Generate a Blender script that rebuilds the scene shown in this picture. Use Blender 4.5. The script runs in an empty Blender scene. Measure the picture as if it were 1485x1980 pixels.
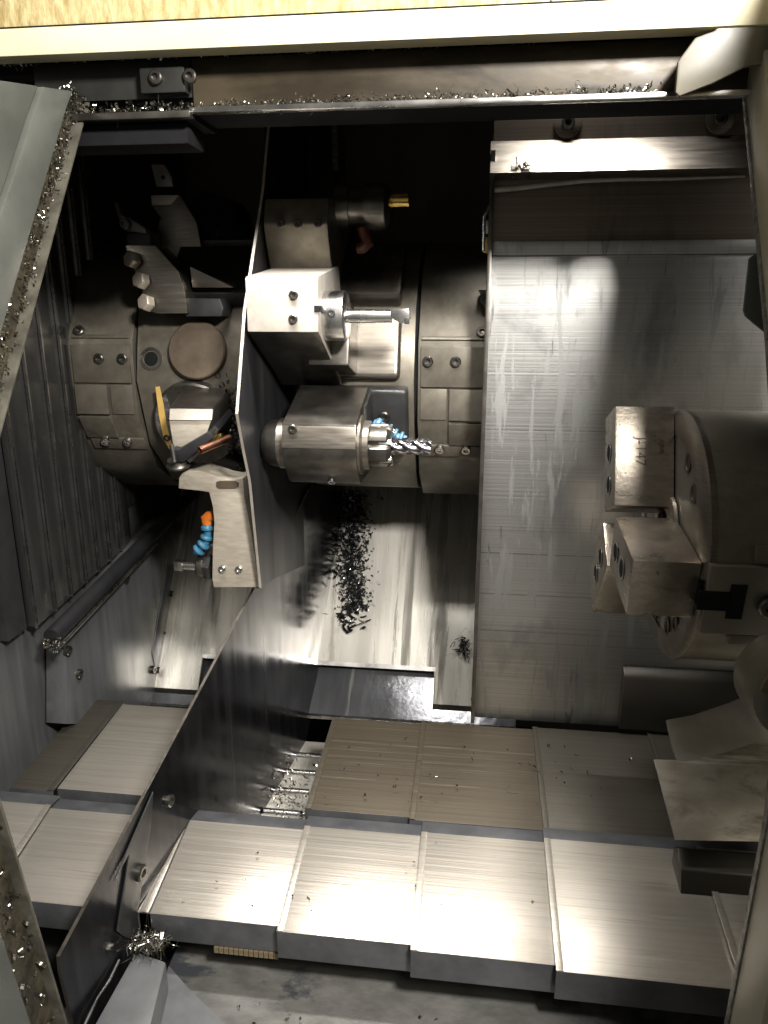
import bpy, bmesh, math, random
from mathutils import Vector, Matrix
random.seed(7)
sc = bpy.context.scene
H = 1.5                                            # eye height of the photographer above the shop floor
# ------------------------------------------------------------------ camera
PITCH, YAW, FPX = math.radians(15.7), math.radians(7.0), 1430.0
cd = bpy.data.cameras.new('Camera'); cam = bpy.data.objects.new('Camera', cd)
sc.collection.objects.link(cam); sc.camera = cam
cam.location = (0, 0, H); cam.rotation_euler = (math.pi/2-PITCH, 0, YAW)
cd.sensor_fit = 'VERTICAL'; cd.sensor_height = 36.0; cd.lens = FPX/1980*36.0
cd.clip_start = 0.02; cd.clip_end = 60
# ------------------------------------------------------------------ world, lamps, exposure
w = bpy.data.worlds.new('World'); sc.world = w; w.use_nodes = True
w.node_tree.nodes['Background'].inputs[0].default_value = (1.0, .95, .86, 1)
w.node_tree.nodes['Background'].inputs[1].default_value = 0.15
def lamp(name, loc, tgt, sx, sy, power, col, spread=180):
    l = bpy.data.lights.new(name, 'AREA'); l.shape = 'RECTANGLE'; l.size = sx; l.size_y = sy
    l.energy = power; l.color = col; l.spread = math.radians(spread)
    o = bpy.data.objects.new(name, l); sc.collection.objects.link(o)
    o.location = Vector(loc)+Vector((0, 0, H))
    o.rotation_euler = (Vector(tgt)-Vector(loc)).to_track_quat('-Z', 'Y').to_euler()
    return o
lamp('work_lamp', (.38, -.08, .55), (0, 1.15, -.35), .17, .12, 37, (1, .96, .91))
lamp('strip_lamp', (-.20, .895, .265), (-.20, 1.02, -.8), .36, .035, 2.9, (1, .96, .91), 88)
lamp('panel_fill_lamp', (.125, 1.075, .56), (.125, 1.085, -.8), .20, .03, .45, (1, .97, .93), 44)  # added unseen lamp, brightens the panel flange and the top jaw
lamp('shop_ceiling_lamp', (1.1, -1.6, 2.2), (0, .8, 0), 1.2, .5, 34, (1, .93, .78))
sc.view_settings.view_transform = 'Standard'; sc.view_settings.look = 'None'
sc.view_settings.exposure = 0.0; sc.view_settings.gamma = 1.0; sc.view_settings.use_curve_mapping = False
sc.cycles.caustics_reflective = False; sc.cycles.max_bounces = 6; sc.cycles.use_denoising = True
# ------------------------------------------------------------------ helpers
V = Vector
cp, sp, cy, sy = math.cos(PITCH), math.sin(PITCH), math.cos(YAW), math.sin(YAW)
cF, cU, cR = V((-sy*cp, cy*cp, -sp)), V((-sy*sp, cy*sp, cp)), V((cy, sy, 0))
def ray(px, py): return cF+cR*((px-742.5)/FPX)-cU*((py-990)/FPX)
def PY(px, py, Y): d = ray(px, py); return d*(Y/d.y)
def PX(px, py, X): d = ray(px, py); return d*(X/d.x)
def PZ(px, py, Z): d = ray(px, py); return d*(Z/d.z)
def PP(px, py, p, n): d = ray(px, py); return d*(V(p).dot(n)/d.dot(n))

class MB:
    def __init__(s): s.v = []; s.f = []; s.m = []
    def add(s, vs, fs, mi=0):
        o = len(s.v); s.v += [V(v) for v in vs]; s.f += [tuple(i+o for i in f) for f in fs]; s.m += [mi]*len(fs); return s
    def box(s, x0, x1, y0, y1, z0, z1):
        vs = [(x, y, z) for z in (z0, z1) for y in (y0, y1) for x in (x0, x1)]
        return s.add(vs, [(0, 2, 3, 1), (4, 5, 7, 6), (0, 1, 5, 4), (2, 6, 7, 3), (0, 4, 6, 2), (1, 3, 7, 5)])
    def obox(s, c, a, b, d):
        c, a, b, d = V(c), V(a), V(b), V(d)
        vs = [c+i*a+j*b+k*d for k in (-1, 1) for j in (-1, 1) for i in (-1, 1)]
        return s.add(vs, [(0, 2, 3, 1), (4, 5, 7, 6), (0, 1, 5, 4), (2, 6, 7, 3), (0, 4, 6, 2), (1, 3, 7, 5)])
    def prism(s, pts, ext, edge=0):
        n = len(pts); pts = [V(p) for p in pts]; e = V(ext)
        vs = pts+[p+e for p in pts]
        s.add(vs, [tuple(range(n-1, -1, -1)), tuple(range(n, 2*n))]+[(i, (i+1) % n, n+(i+1) % n, n+i) for i in range(n)])
        if edge:
            for k in range(n): s.m[-1-k] = edge
        return s
    def profx(s, yz, x0, x1): return s.prism([(x0, y, z) for y, z in yz], (x1-x0, 0, 0))
    def lathe(s, p0, ax, prof, seg=24, caps=True, twist=0, mod=None):
        p0 = V(p0); ax = V(ax).normalized()
        u = ax.orthogonal().normalized(); w_ = ax.cross(u)
        vs = []
        for i, (t, r) in enumerate(prof):
            for k in range(seg):
                a = 2*math.pi*k/seg+twist*t
                rr = r*(mod(k) if mod else 1)
                vs.append(p0+ax*t+u*(rr*math.cos(a))+w_*(rr*math.sin(a)))
        fs = [(i*seg+k, i*seg+(k+1) % seg, (i+1)*seg+(k+1) % seg, (i+1)*seg+k) for i in range(len(prof)-1) for k in range(seg)]
        if caps: fs += [tuple(range(seg-1, -1, -1)), tuple(range((len(prof)-1)*seg, len(prof)*seg))]
        return s.add(vs, fs)
    def cyl(s, p0, p1, r, seg=24, r1=None):
        d = V(p1)-V(p0); return s.lathe(p0, d, [(0, r), (d.length, r if r1 is None else r1)], seg)
    def tube(s, path, r, seg=10):
        path = [V(p) for p in path]; vs = []; n = len(path)
        t0 = (path[1]-path[0]).normalized(); u = t0.orthogonal().normalized()
        for i, p in enumerate(path):
            t = (path[min(i+1, n-1)]-path[max(i-1, 0)]).normalized()
            u = (u-t*u.dot(t)).normalized(); w_ = t.cross(u)
            rr = r[i] if isinstance(r, (list, tuple)) else r
            vs += [p+u*(rr*math.cos(2*math.pi*k/seg))+w_*(rr*math.sin(2*math.pi*k/seg)) for k in range(seg)]
        fs = [(i*seg+k, i*seg+(k+1) % seg, (i+1)*seg+(k+1) % seg, (i+1)*seg+k) for i in range(n-1) for k in range(seg)]
        fs += [tuple(range(seg-1, -1, -1)), tuple(range((n-1)*seg, n*seg))]
        return s.add(vs, fs)
    def mesh(s, org, mats, bevel=0, ang=35, seg=2):
        bm = bmesh.new()
        bv = [bm.verts.new(v-org) for v in s.v]
        for f, mi in zip(s.f, s.m):
            try: fc = bm.faces.new([bv[i] for i in f]); fc.material_index = mi
            except ValueError: pass
        bmesh.ops.recalc_face_normals(bm, faces=bm.faces)
        if bevel:
            es = [e for e in bm.edges if len(e.link_faces) == 2 and e.calc_face_angle(0) > math.radians(ang)]
            if es: bmesh.ops.bevel(bm, geom=es, offset=bevel, segments=seg, affect='EDGES', profile=.6, clamp_overlap=True)
        me = bpy.data.meshes.new('m'); bm.to_mesh(me); bm.free()
        for m in mats: me.materials.append(m)
        me.polygons.foreach_set('use_smooth', [True]*len(me.polygons))
        me.set_sharp_from_angle(angle=math.radians(38))
        return me
    def build(s, name, mat, parent=None, bevel=0, org=None, **k):
        if org is None:
            lo = [min(v[i] for v in s.v) for i in range(3)]; hi = [max(v[i] for v in s.v) for i in range(3)]
            org = V(((lo[0]+hi[0])/2, (lo[1]+hi[1])/2, lo[2]))
        mats = mat if isinstance(mat, (list, tuple)) else [mat]
        me = s.mesh(V(org), mats, bevel, **k); me.name = name
        return place(me, name, V(org), parent)
def wpos(o): return o.get('_w')
WP = {}
def place(me, name, org, parent=None, rot=None):
    o = bpy.data.objects.new(name, me); sc.collection.objects.link(o)
    p = V(org)+V((0, 0, H)); WP[o] = p
    if parent:
        o.parent = parent; o.location = p-WP[parent]
    else: o.location = p
    if rot: o.rotation_euler = rot
    return o
def thing(name, loc, label, cat, group=None):
    o = bpy.data.objects.new(name, None); sc.collection.objects.link(o); o.empty_display_size = .05
    o.location = V(loc)+V((0, 0, H)); WP[o] = V(o.location)
    return tag(o, label, cat, group)
def tag(o, label=None, cat=None, group=None, kind=None):
    if label: o['label'] = label
    if cat: o['category'] = cat
    if group: o['group'] = group
    if kind: o['kind'] = kind
    return o
# ------------------------------------------------------------------ materials
def mat(name, c1, c2=None, rough=(.35, .55), metal=1.0, stretch=(1, 1, 1), scale=30, bump=0.0, dirt=None, spec=.5, coat=0, contrast=(.35, .65), fine=None):
    m = bpy.data.materials.new(name); m.use_nodes = True
    nt = m.node_tree; N = nt.nodes; L = nt.links; b = N['Principled BSDF']
    b.inputs['Metallic'].default_value = metal; b.inputs['Specular IOR Level'].default_value = spec
    b.inputs['Coat Weight'].default_value = coat; b.inputs['Coat Roughness'].default_value = .12
    tc = N.new('ShaderNodeTexCoord'); mp = N.new('ShaderNodeMapping'); mp.inputs['Scale'].default_value = stretch
    L.new(tc.outputs['Object'], mp.inputs[0])
    nz = N.new('ShaderNodeTexNoise'); nz.inputs['Scale'].default_value = scale; nz.inputs['Detail'].default_value = 7; nz.inputs['Roughness'].default_value = .62
    L.new(mp.outputs[0], nz.inputs['Vector'])
    rp = N.new('ShaderNodeValToRGB'); rp.color_ramp.elements[0].position, rp.color_ramp.elements[1].position = contrast
    c2 = c2 or tuple(c*.6 for c in c1)
    rp.color_ramp.elements[0].color = (*c2, 1); rp.color_ramp.elements[1].color = (*c1, 1)
    L.new(nz.outputs['Fac'], rp.inputs[0]); col = rp.outputs[0]
    mr = N.new('ShaderNodeMapRange'); mr.inputs[1].default_value = .3; mr.inputs[2].default_value = .7
    mr.inputs[3].default_value, mr.inputs[4].default_value = rough
    n2 = N.new('ShaderNodeTexNoise'); n2.inputs['Scale'].default_value = scale*.37+3; n2.inputs['Detail'].default_value = 5
    L.new(mp.outputs[0], n2.inputs['Vector']); L.new(n2.outputs['Fac'], mr.inputs[0]); ro = mr.outputs[0]
    for dl_ in ([dirt] if isinstance(dirt, tuple) else (dirt or [])):      # (colour, threshold, scale, stretch, softness, roughness)
        dm = N.new('ShaderNodeMapping'); dm.inputs['Scale'].default_value = dl_[3]; L.new(tc.outputs['Object'], dm.inputs[0])
        dn = N.new('ShaderNodeTexNoise'); dn.inputs['Scale'].default_value = dl_[2]; dn.inputs['Detail'].default_value = 8; dn.inputs['Roughness'].default_value = .68
        dn.inputs['Distortion'].default_value = .4
        L.new(dm.outputs[0], dn.inputs['Vector'])
        dr = N.new('ShaderNodeMapRange'); dr.inputs[1].default_value = dl_[1]; dr.inputs[2].default_value = dl_[1]+(dl_[4] if len(dl_) > 4 else .14)
        L.new(dn.outputs['Fac'], dr.inputs[0])
        mx = N.new('ShaderNodeMix'); mx.data_type = 'RGBA'; L.new(dr.outputs[0], mx.inputs['Factor'])
        L.new(col, mx.inputs['A']); mx.inputs['B'].default_value = (*dl_[0], 1); col = mx.outputs['Result']
        if len(dl_) > 5:
            m2 = N.new('ShaderNodeMix'); L.new(dr.outputs[0], m2.inputs['Factor']); L.new(ro, m2.inputs['A']); m2.inputs['B'].default_value = dl_[5]; ro = m2.outputs['Result']
    L.new(col, b.inputs['Base Color']); L.new(ro, b.inputs['Roughness'])
    if bump or fine:
        bp = N.new('ShaderNodeBump'); bp.inputs['Strength'].default_value = bump or fine[1]; bp.inputs['Distance'].default_value = .004
        if fine:
            f = N.new('ShaderNodeTexNoise'); f.inputs['Scale'].default_value = fine[0]; f.inputs['Detail'].default_value = 4
            fm = N.new('ShaderNodeMapping'); fm.inputs['Scale'].default_value = fine[2] if len(fine) > 2 else (1, 1, 1)
            L.new(tc.outputs['Object'], fm.inputs[0]); L.new(fm.outputs[0], f.inputs['Vector'])
            bp.inputs['Strength'].default_value = fine[1]; L.new(f.outputs['Fac'], bp.inputs['Height'])
        else: L.new(nz.outputs['Fac'], bp.inputs['Height'])
        L.new(bp.outputs[0], b.inputs['Normal'])
    return m
M = {}
M['block'] = mat('ground_steel', (.56, .52, .46), (.45, .41, .35), (.32, .5), .4, scale=60, dirt=[((.34, .29, .22), .55, 26, (1, 1, 1), .25), ((.20, .16, .12), .68, 60, (1, 1, 1), .05)])
M['arm'] = mat('milled_steel', (.60, .54, .45), (.46, .41, .33), (.32, .5), .4, (1, 1, 4), 40, dirt=((.2, .17, .12), .58, 18, (1, 1, 1), .3))
M['milled'] = mat('oily_milled_steel', (.29, .262, .225), (.215, .193, .163), (.28, .45), .9, (1, 1, 20), 30)
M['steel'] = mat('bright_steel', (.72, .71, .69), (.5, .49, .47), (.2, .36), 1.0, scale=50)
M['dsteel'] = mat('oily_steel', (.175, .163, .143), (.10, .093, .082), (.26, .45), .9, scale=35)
M['drum'] = mat('turret_casting', (.215, .195, .155), (.16, .142, .11), (.36, .52), .55, scale=55, dirt=[((.075, .066, .05), .54, 9, (1, 1, 1), .3, .3), ((.26, .235, .19), .68, 70, (1, 1, 1), .04)], fine=(420, .05))
M['drumd'] = mat('turret_cover', (.18, .163, .13), (.135, .12, .095), (.36, .52), .5, scale=55, dirt=[((.06, .054, .042), .53, 10, (1, .5, .5), .3, .3), ((.2, .18, .15), .69, 70, (1, 1, 1), .04)], fine=(420, .05))
M['cap'] = mat('brown_plug', (.15, .115, .082), (.11, .085, .06), (.42, .6), .5, scale=40, dirt=((.075, .055, .04), .55, 20, (1, 1, 1), .3))
M['black'] = mat('black_sheet', (.032, .032, .034), (.018, .018, .02), (.28, .45), .2, (1, 1, .12), 30, dirt=((.06, .06, .058), .6, 14, (1, 1, .12), .2), spec=.3)
M['plate'] = mat('oily_dark_plate', (.065, .065, .07), (.03, .03, .034), (.12, .28), .85, (1, 3, .15), 24, dirt=((.03, .03, .033), .5, 9, (1, 2.4, .12), .25))
M['chute'] = mat('stainless_chute', (.72, .69, .62), (.58, .555, .50), (.2, .36), .35, (3.5, .3, .3), 10, dirt=[((.40, .38, .33), .55, 8, (3.2, .18, .18), .09, .14), ((.28, .26, .22), .64, 16, (2.6, .2, .2), .05, .1)], fine=(30, .07, (3, .3, .3)))
M['lower'] = mat('wet_grey_sheet', (.17, .175, .185), (.11, .112, .12), (.14, .3), .7, (3, .4, .3), 9, dirt=((.36, .37, .36), .62, 12, (3, .2, .2), .08), fine=(70, .12, (1, 1, 1)))
M['panel'] = mat('brushed_panel', (.60, .595, .57), (.40, .398, .385), (.33, .46), .95, (.035, 1, 60), 6, dirt=[((.22, .22, .22), .60, 5, (.05, 1, 45), .05), ((.24, .245, .255), .53, 4.5, (1.6, 1, .8), .2, .34), ((.42, .425, .415), .545, 18, (3.0, 1, .36), .035, .52), ((.20, .205, .21), .63, 15, (3.4, 1, .36), .06, .34), ((.85, .83, .78), .66, 4, (.03, 1, 70), .03)], fine=(60, .05, (.03, 1, 14)))
M['panelb'] = mat('brushed_band', (.24, .20, .16), (.15, .125, .10), (.3, .45), .75, (.04, 1, 40), 6, dirt=((.07, .062, .052), .52, 4, (1.4, 1, 1), .2))
M['wallgrey'] = mat('stained_grey_sheet', (.19, .195, .20), (.13, .134, .138), (.22, .4), .5, (1, 3, .25), 14, dirt=((.23, .235, .22), .60, 16, (1, 2.6, .16), .12))
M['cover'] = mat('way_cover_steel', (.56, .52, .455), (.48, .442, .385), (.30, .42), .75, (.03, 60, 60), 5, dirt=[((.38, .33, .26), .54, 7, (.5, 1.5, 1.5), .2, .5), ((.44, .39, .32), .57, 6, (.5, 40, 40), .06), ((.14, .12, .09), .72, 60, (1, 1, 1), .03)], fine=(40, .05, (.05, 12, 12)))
M['coverd'] = mat('shaded_way_cover', (.105, .087, .062), (.078, .064, .046), (.4, .55), .6, (.03, 60, 60), 5, dirt=[((.075, .062, .045), .53, 8, (1.5, .8, .8), .2), ((.19, .16, .12), .60, 6, (.4, 40, 40), .05), ((.03, .025, .018), .68, 45, (1, 1, 1), .03)], fine=(40, .06, (.05, 12, 12)))  # rear row's lack of direct light put into this darker cover colour
M['coverg'] = mat('grey_way_cover', (.10, .09, .073), (.075, .068, .055), (.38, .52), .6, (.03, 60, 60), 5, dirt=[((.055, .05, .042), .53, 8, (1.5, .8, .8), .2), ((.04, .034, .027), .68, 45, (1, 1, 1), .03)], fine=(40, .06, (.05, 12, 12)))  # grey steel, darkened in colour where direct light misses the rear row
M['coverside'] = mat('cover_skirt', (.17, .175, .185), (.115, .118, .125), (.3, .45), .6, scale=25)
M['cream'] = mat('cream_paint', (.84, .78, .56), (.72, .65, .42), (.4, .55), 0, (.4, 1, 1), 22, dirt=[((.45, .36, .16), .63, 40, (.6, 1, 1), .12), ((.12, .10, .06), .72, 90, (.6, 1, 1), .03)])
M['grain'] = mat('grainy_cream_panel', (.70, .59, .32), (.40, .30, .12), (.6, .8), 0, (1, 1, .35), 130, bump=.5)
M['beige'] = mat('beige_paint', (.50, .46, .35), (.42, .38, .29), (.35, .5), 0, (1, 1, .5), 12, dirt=((.25, .22, .15), .66, 20, (1, 1, 1), .12))
M['beiged'] = mat('dirty_beige', (.20, .185, .14), (.13, .12, .09), (.3, .5), 0, (1, 1, 1), 12)
M['lipg'] = mat('grimy_lip', (.13, .122, .098), (.06, .056, .044), (.35, .5), .1, scale=40)
M['grey'] = mat('grey_green_paint', (.12, .127, .114), (.085, .09, .081), (.25, .42), 0, scale=8, dirt=((.13, .13, .10), .62, 26, (1, 1, 1), .12))
M['brown'] = mat('oil_stained_channel', (.075, .059, .036), (.036, .028, .018), (.34, .6), .2, (.3, 1, 1), 20, dirt=[((.022, .018, .013), .47, 13, (.35, 1, 1), .16, .3), ((.14, .105, .058), .63, 18, (.3, 1, 1), .05)], contrast=(.42, .58))
M['grime'] = mat('grimy_trough', (.10, .085, .055), (.035, .03, .022), (.25, .5), .3, scale=60, bump=.6)
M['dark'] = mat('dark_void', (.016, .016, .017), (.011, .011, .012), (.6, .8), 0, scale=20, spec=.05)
M['hbase'] = mat('oily_brown_casting', (.06, .053, .042), (.038, .034, .027), (.35, .55), .4, (.5, 1, 1), 14)
M['dark2'] = mat('dark_grey_metal', (.065, .065, .064), (.042, .042, .042), (.3, .5), .5, scale=25)
M['dark3'] = mat('dark_olive_metal', (.035, .034, .03), (.022, .022, .02), (.35, .5), .3, scale=25)
M['cast'] = mat('worn_casting', (.21, .205, .19), (.13, .128, .12), (.4, .6), .3, (.6, 1, 1), 40, dirt=[((.07, .075, .085), .50, 5, (.7, 1.2, 1), .05, .28), ((.32, .31, .28), .70, 55, (1, 1, 1), .03)], bump=.4)
M['paintbar'] = mat('grey_painted_bar', (.17, .175, .18), (.12, .124, .128), (.24, .42), .1, scale=18, dirt=[((.07, .072, .075), .56, 14, (1, 1, 1), .16), ((.34, .34, .33), .70, 50, (1, 1, 1), .04)])
M['backwall'] = mat('dim_back_wall', (.30, .265, .21), (.20, .178, .142), (.4, .6), .2, (1, 1, .3), 6)
M['brass'] = mat('brass', (.78, .56, .20), (.6, .42, .14), (.2, .35), 1, scale=40)
M['copper'] = mat('copper', (.62, .30, .19), (.45, .21, .13), (.25, .4), 1, scale=40)
M['gold'] = mat('coated_gold', (.88, .62, .18), (.7, .45, .1), (.18, .3), 1, scale=40)
M['blue'] = mat('blue_plastic', (.045, .17, .28), (.03, .12, .2), (.32, .45), 0, scale=60, dirt=((.03, .05, .06), .58, 60, (1, 1, 1), .1))
M['lblue'] = mat('pale_blue_plastic', (.13, .29, .44), (.09, .22, .35), (.32, .45), 0, scale=60, dirt=((.05, .08, .1), .58, 60, (1, 1, 1), .1))
M['orange'] = mat('orange_plastic', (.62, .17, .025), (.45, .11, .015), (.32, .45), 0, scale=60, dirt=((.1, .04, .02), .6, 60, (1, 1, 1), .1))
M['rorange'] = mat('oily_red_plastic', (.17, .05, .025), (.1, .03, .018), (.35, .5), 0, scale=60)
M['yellow'] = mat('yellow_paint', (.72, .48, .14), (.62, .40, .10), (.6, .75), 0, scale=60)
M['tan'] = mat('bare_worn_patch', (.25, .195, .12), (.17, .13, .08), (.5, .7), .2, scale=80, bump=.3)
M['rough'] = mat('sawn_rough_steel', (.30, .29, .27), (.12, .115, .11), (.4, .6), .7, (.5, 1, 1), 120, bump=.6)
M['chip'] = mat('metal_chip', (.55, .53, .48), (.22, .205, .17), (.16, .36), 1, scale=60)
M['chipd'] = mat('black_wet_chip', (.07, .07, .073), (.02, .02, .022), (.06, .18), .6, scale=60, coat=1.0)
M['rubber'] = mat('black_rubber', (.018, .018, .02), (.012, .012, .013), (.35, .5), 0, scale=40)
M['seal'] = mat('white_seal', (.72, .70, .64), (.55, .53, .47), (.5, .6), 0, scale=60)
M['jaw'] = mat('soft_jaw_steel', (.47, .42, .35), (.36, .315, .26), (.24, .38), .9, (1, 1, 3), 60, dirt=[((.27, .23, .18), .52, 14, (1, 1, 1), .25), ((.15, .125, .1), .66, 70, (1, 1, 1), .05), ((.62, .57, .5), .66, 30, (1.5, 1, .2), .05)], fine=(260, .08))
M['chuck'] = mat('chuck_body', (.28, .255, .21), (.205, .185, .15), (.3, .46), .5, scale=14, dirt=[((.11, .095, .073), .54, 8, (.5, 1, 1), .25), ((.3, .265, .21), .68, 60, (1, 1, 1), .04)])
M['carbide'] = mat('carbide_mill', (.42, .41, .44), (.3, .29, .31), (.16, .3), 1, scale=60)
M['slatblk'] = mat('bellows_slat', (.055, .054, .052), (.028, .028, .028), (.16, .34), .25, (1, 1, .12), 26, dirt=[((.17, .165, .15), .60, 18, (1, 1, .25), .14), ((.4, .39, .36), .72, 90, (1, 1, 1), .03)], coat=.2)
M['rust'] = mat('dirty_sheet', (.36, .33, .275), (.24, .215, .175), (.26, .45), .6, (.5, 1, 1), 22, dirt=[((.13, .11, .085), .50, 14, (.5, 1.6, 1), .14), ((.5, .47, .4), .60, 14, (.25, 2.5, 1), .07), ((.06, .05, .04), .7, 50, (1, 1, 1), .03)])

# ------------------------------------------------------------------ screws
_scr = {}
def screw(p, n, r, parent, m='dsteel', name='bolt', h=None):
    key = (round(r, 5), m)
    if key not in _scr:
        hh = r*.75; b = MB()
        b.lathe((0, 0, -.001), (0, 0, 1), [(0, r), (hh*.8, r), (hh, r*.82), (hh, r*.5), (hh*.35, r*.46), (hh*.3, .00001)], 12, caps=False)
        _scr[key] = b.mesh(V((0, 0, 0)), [M[m]])
    o = place(_scr[key], name, p, parent, V(n).to_track_quat('Z', 'Y').to_euler()); return o
def hexbolt(p, n, r, parent, m='dsteel', name='hex_bolt'):
    key = ('hex', round(r, 5), m)
    if key not in _scr:
        b = MB(); b.lathe((0, 0, -.004), (0, 0, 1), [(0, r), (r*.85, r), (r*1.05, r*.86)], 6); _scr[key] = b.mesh(V((0, 0, 0)), [M[m]], .0008)
    return place(_scr[key], name, p, parent, V(n).to_track_quat('Z', 'Y').to_euler())
def chips(name, pts, size, m, label, seed=1, curl=1.0, parent=None, thin=1.0):
    rnd = random.Random(seed); b = MB()
    for p in pts:
        k_ = rnd.random() < .10
        L = size*rnd.uniform(.4, 1.7)*(3.2 if k_ else 1); w_ = size*rnd.uniform(.10, .28)*thin; r = L*rnd.uniform(.2, .6)
        ax = V((rnd.gauss(0, 1), rnd.gauss(0, 1), rnd.gauss(0, 1))).normalized(); u = ax.orthogonal().normalized(); q = ax.cross(u)
        if k_: w_ *= .28; r = L*rnd.uniform(.12, .5)
        n = 10 if k_ else 5; tot = L/r*curl; vs = []
        for i in range(n+1):
            a = tot*i/n-tot/2; c = V(p)+u*(r*math.cos(a)-r)+q*(r*math.sin(a))+ax*(L*.2*i/n)
            vs += [c-ax*w_, c+ax*w_]
        b.add(vs, [(2*i, 2*i+1, 2*i+3, 2*i+2) for i in range(n)])
    o = b.build(name, M[m], parent); 
    return tag(o, label, None if parent else 'metal chips', kind='stuff')
R_ = random.Random(3)

# ================================================================== SETTING
# chute plane
CY, CZ, CS = 1.337, -.757, 1.393
CN = V((0, -CS, 1)).normalized()
def chz(Y): return CZ+CS*(Y-CY)
def PC(px, py, off=0.0): return PP(px, py, V((0, CY, CZ))+CN*off, CN)
o = MB().box(-.95, 1.0, 1.80, 1.83, -1.2, .75).build('wall_back', M['backwall']); tag(o, kind='structure')
o = MB().box(-.95, 1.0, .802, 1.80, .60, .62).build('ceiling', M['backwall']); tag(o, kind='structure')
o = MB().box(-.82, -.690, .50, 1.80, -.95, .60).build('wall_left', M['wallgrey'], bevel=.001); tag(o, kind='structure')
o = MB().box(.70, .76, .50, 1.80, -1.2, .60).build('wall_right', M['dark2']); tag(o, kind='structure')
o = MB().box(-.95, 1.0, .30, 1.80, -1.12, -1.10).build('floor', M['dark2']); tag(o, kind='structure')

# ---- left wall: telescoping slats
t = thing('slat_cover', (-.66, 1.2, -.47), 'black oily telescoping slat cover on the left wall', 'slat cover')
ys = [.985, 1.045, 1.10, 1.155, 1.205, 1.255, 1.305, 1.355]
for i in range(len(ys)-1):
    x = -.664-.0025*i; za = -.480+.003*i
    y0, y1 = ys[i]-.006, ys[i+1]
    MB().prism([(x-.012, y0, za), (x+.004, y0, za), (x-.003, y1, za), (x-.012, y1, za)], (0, 0, .45-za)).build('slat', M['slatblk'], t, bevel=.001)
    MB().prism([(x+.001, y0-.0016, za-.002), (x+.0052, y0-.0016, za-.002), (x+.0048, y0+.0022, za-.002), (x+.001, y0-.0002, za-.002)], (0, 0, .45-za)).build('slat_edge', M['steel'], t)
MB().box(-.70, -.686, 1.359, 1.50, -.395, .45).build('slat', M['slatblk'], t, bevel=.001)
MB().box(-.70, -.672, .925, .972, -.480, .45).build('end_strip', M['dark2'], t, bevel=.001)
# lower panel
pts = [PX(*q, -.648) for q in [(128, 1228), (292, 1036), (322, 1000), (352, 1010), (338, 1090), (303, 1305), (300, 1400), (128, 1400)]]
t = thing('side_panel', (-.66, 1.15, -.8), 'dark grey streaked sheet panel with dome rivets below the round bar', 'panel')
MB().prism(pts, (-.035, 0, 0)).build('sheet', M['wallgrey'], t, bevel=.001)
for q in [(243, 1120), (130, 1258), (152, 1303), (295, 1295)]:
    screw(PX(*q, -.647), (1, 0, 0), .0085, t, 'dsteel', 'rivet')
st = [PX(*q, -.6468) for q in [(324, 1094), (338, 1090), (303, 1305), (294, 1262)]]
MB().prism(st, (-.001, 0, 0)).build('edge_strip', M['coverside'], t, bevel=.0008)
for q in [(331, 1148), (320, 1225), (306, 1296)]: screw(PX(*q, -.6465), (1, 0, 0), .007, t, 'dsteel', 'rivet')
p0, p1 = PX(100, 1232, -.63), PX(292, 1036, -.63); dd = (p1-p0).normalized()
t = thing('round_bar', p0, 'black round wiper bar along the bottom of the slat cover', 'bar')
MB().lathe(p0, p1-p0, [(0, .009), (0, .0135), ((p1-p0).length+.22, .0135)], 24).build('bar', M['rubber'], t)
MB().cyl(p0+V((.010, 0, -.0155)), p1+V((.010, 0, -.0155)), .003, 8).build('edge_bead', M['steel'], t)
chips('metal_chips', [p0+V((R_.uniform(-.01, .015), R_.uniform(-.012, .008), R_.uniform(-.022, -.002))) for _ in range(60)], .008, 'chip', 'tangle of silver chips at the near end of the round bar', 2)

# ---- chute
t = thing('chip_chute', (-.3, CY, CZ), 'bright streaked stainless chip chute sloping under the turret', 'chute')
def cpt(x, Y, off=0): p = V((x, Y, chz(Y)))+CN*off; return p
a = PC(392, 1268); b_ = PC(840, 1293)
yn = (a.y+b_.y)/2; lipR = PC(880, 1364).y; lipL = PC(340, 1332).y
pol = [cpt(-.665, lipL), cpt(a.x, lipL), cpt(a.x, yn), cpt(b_.x, yn), cpt(b_.x, lipR), cpt(.30, lipR), cpt(.30, 1.80), cpt(-.665, 1.80)]
MB().prism(pol, -CN*.004).build('sheet', M['chute'], t)
for (x0, x1, yy) in ((-.665, a.x, lipL), (b_.x, .30, lipR)):
    q0, q1 = cpt(x0, yy), cpt(x1, yy)
    MB().prism([q0+CN*.0005, q1+CN*.0005, q1+V((0, -.004, -.02)), q0+V((0, -.004, -.02))], (0, .004, 0)).build('lip', M['dsteel'], t, bevel=.0006)
MB().prism([cpt(a.x, yn+.002, .0015), cpt(b_.x+.002, yn+.002, .0015), cpt(b_.x+.002, yn-.003, .0015), cpt(a.x, yn-.003, .0015)], -CN*.006).build('notch_edge', M['steel'], t)
for q in [(926, 1150), (925, 1190), (922, 1302), (917, 1352)]: screw(PC(*q, .003), CN, .007, t, 'dsteel', 'rivet')
t = thing('chute_apron', (-.3, 1.30, -.83), 'wet grey apron sheet behind the notch of the chute', 'sheet metal')
qs = [PC(*q, -.03) for q in [(250, 1262), (935, 1300), (935, 1392), (250, 1362)]]
qs[1].z = qs[0].z = chz(yn+.04)-.03*1.2; 
MB().prism([V((-.66, 1.415, -.70)), V((.10, 1.415, -.70)), V((.10, 1.305, -.80)), V((-.66, 1.305, -.80))], (0, .003, -.004)).build('sheet', M['lower'], t)
MB().box(-.66, .10, 1.298, 1.306, -.806, -.799).build('lip', M['steel'], t, bevel=.001)
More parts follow.
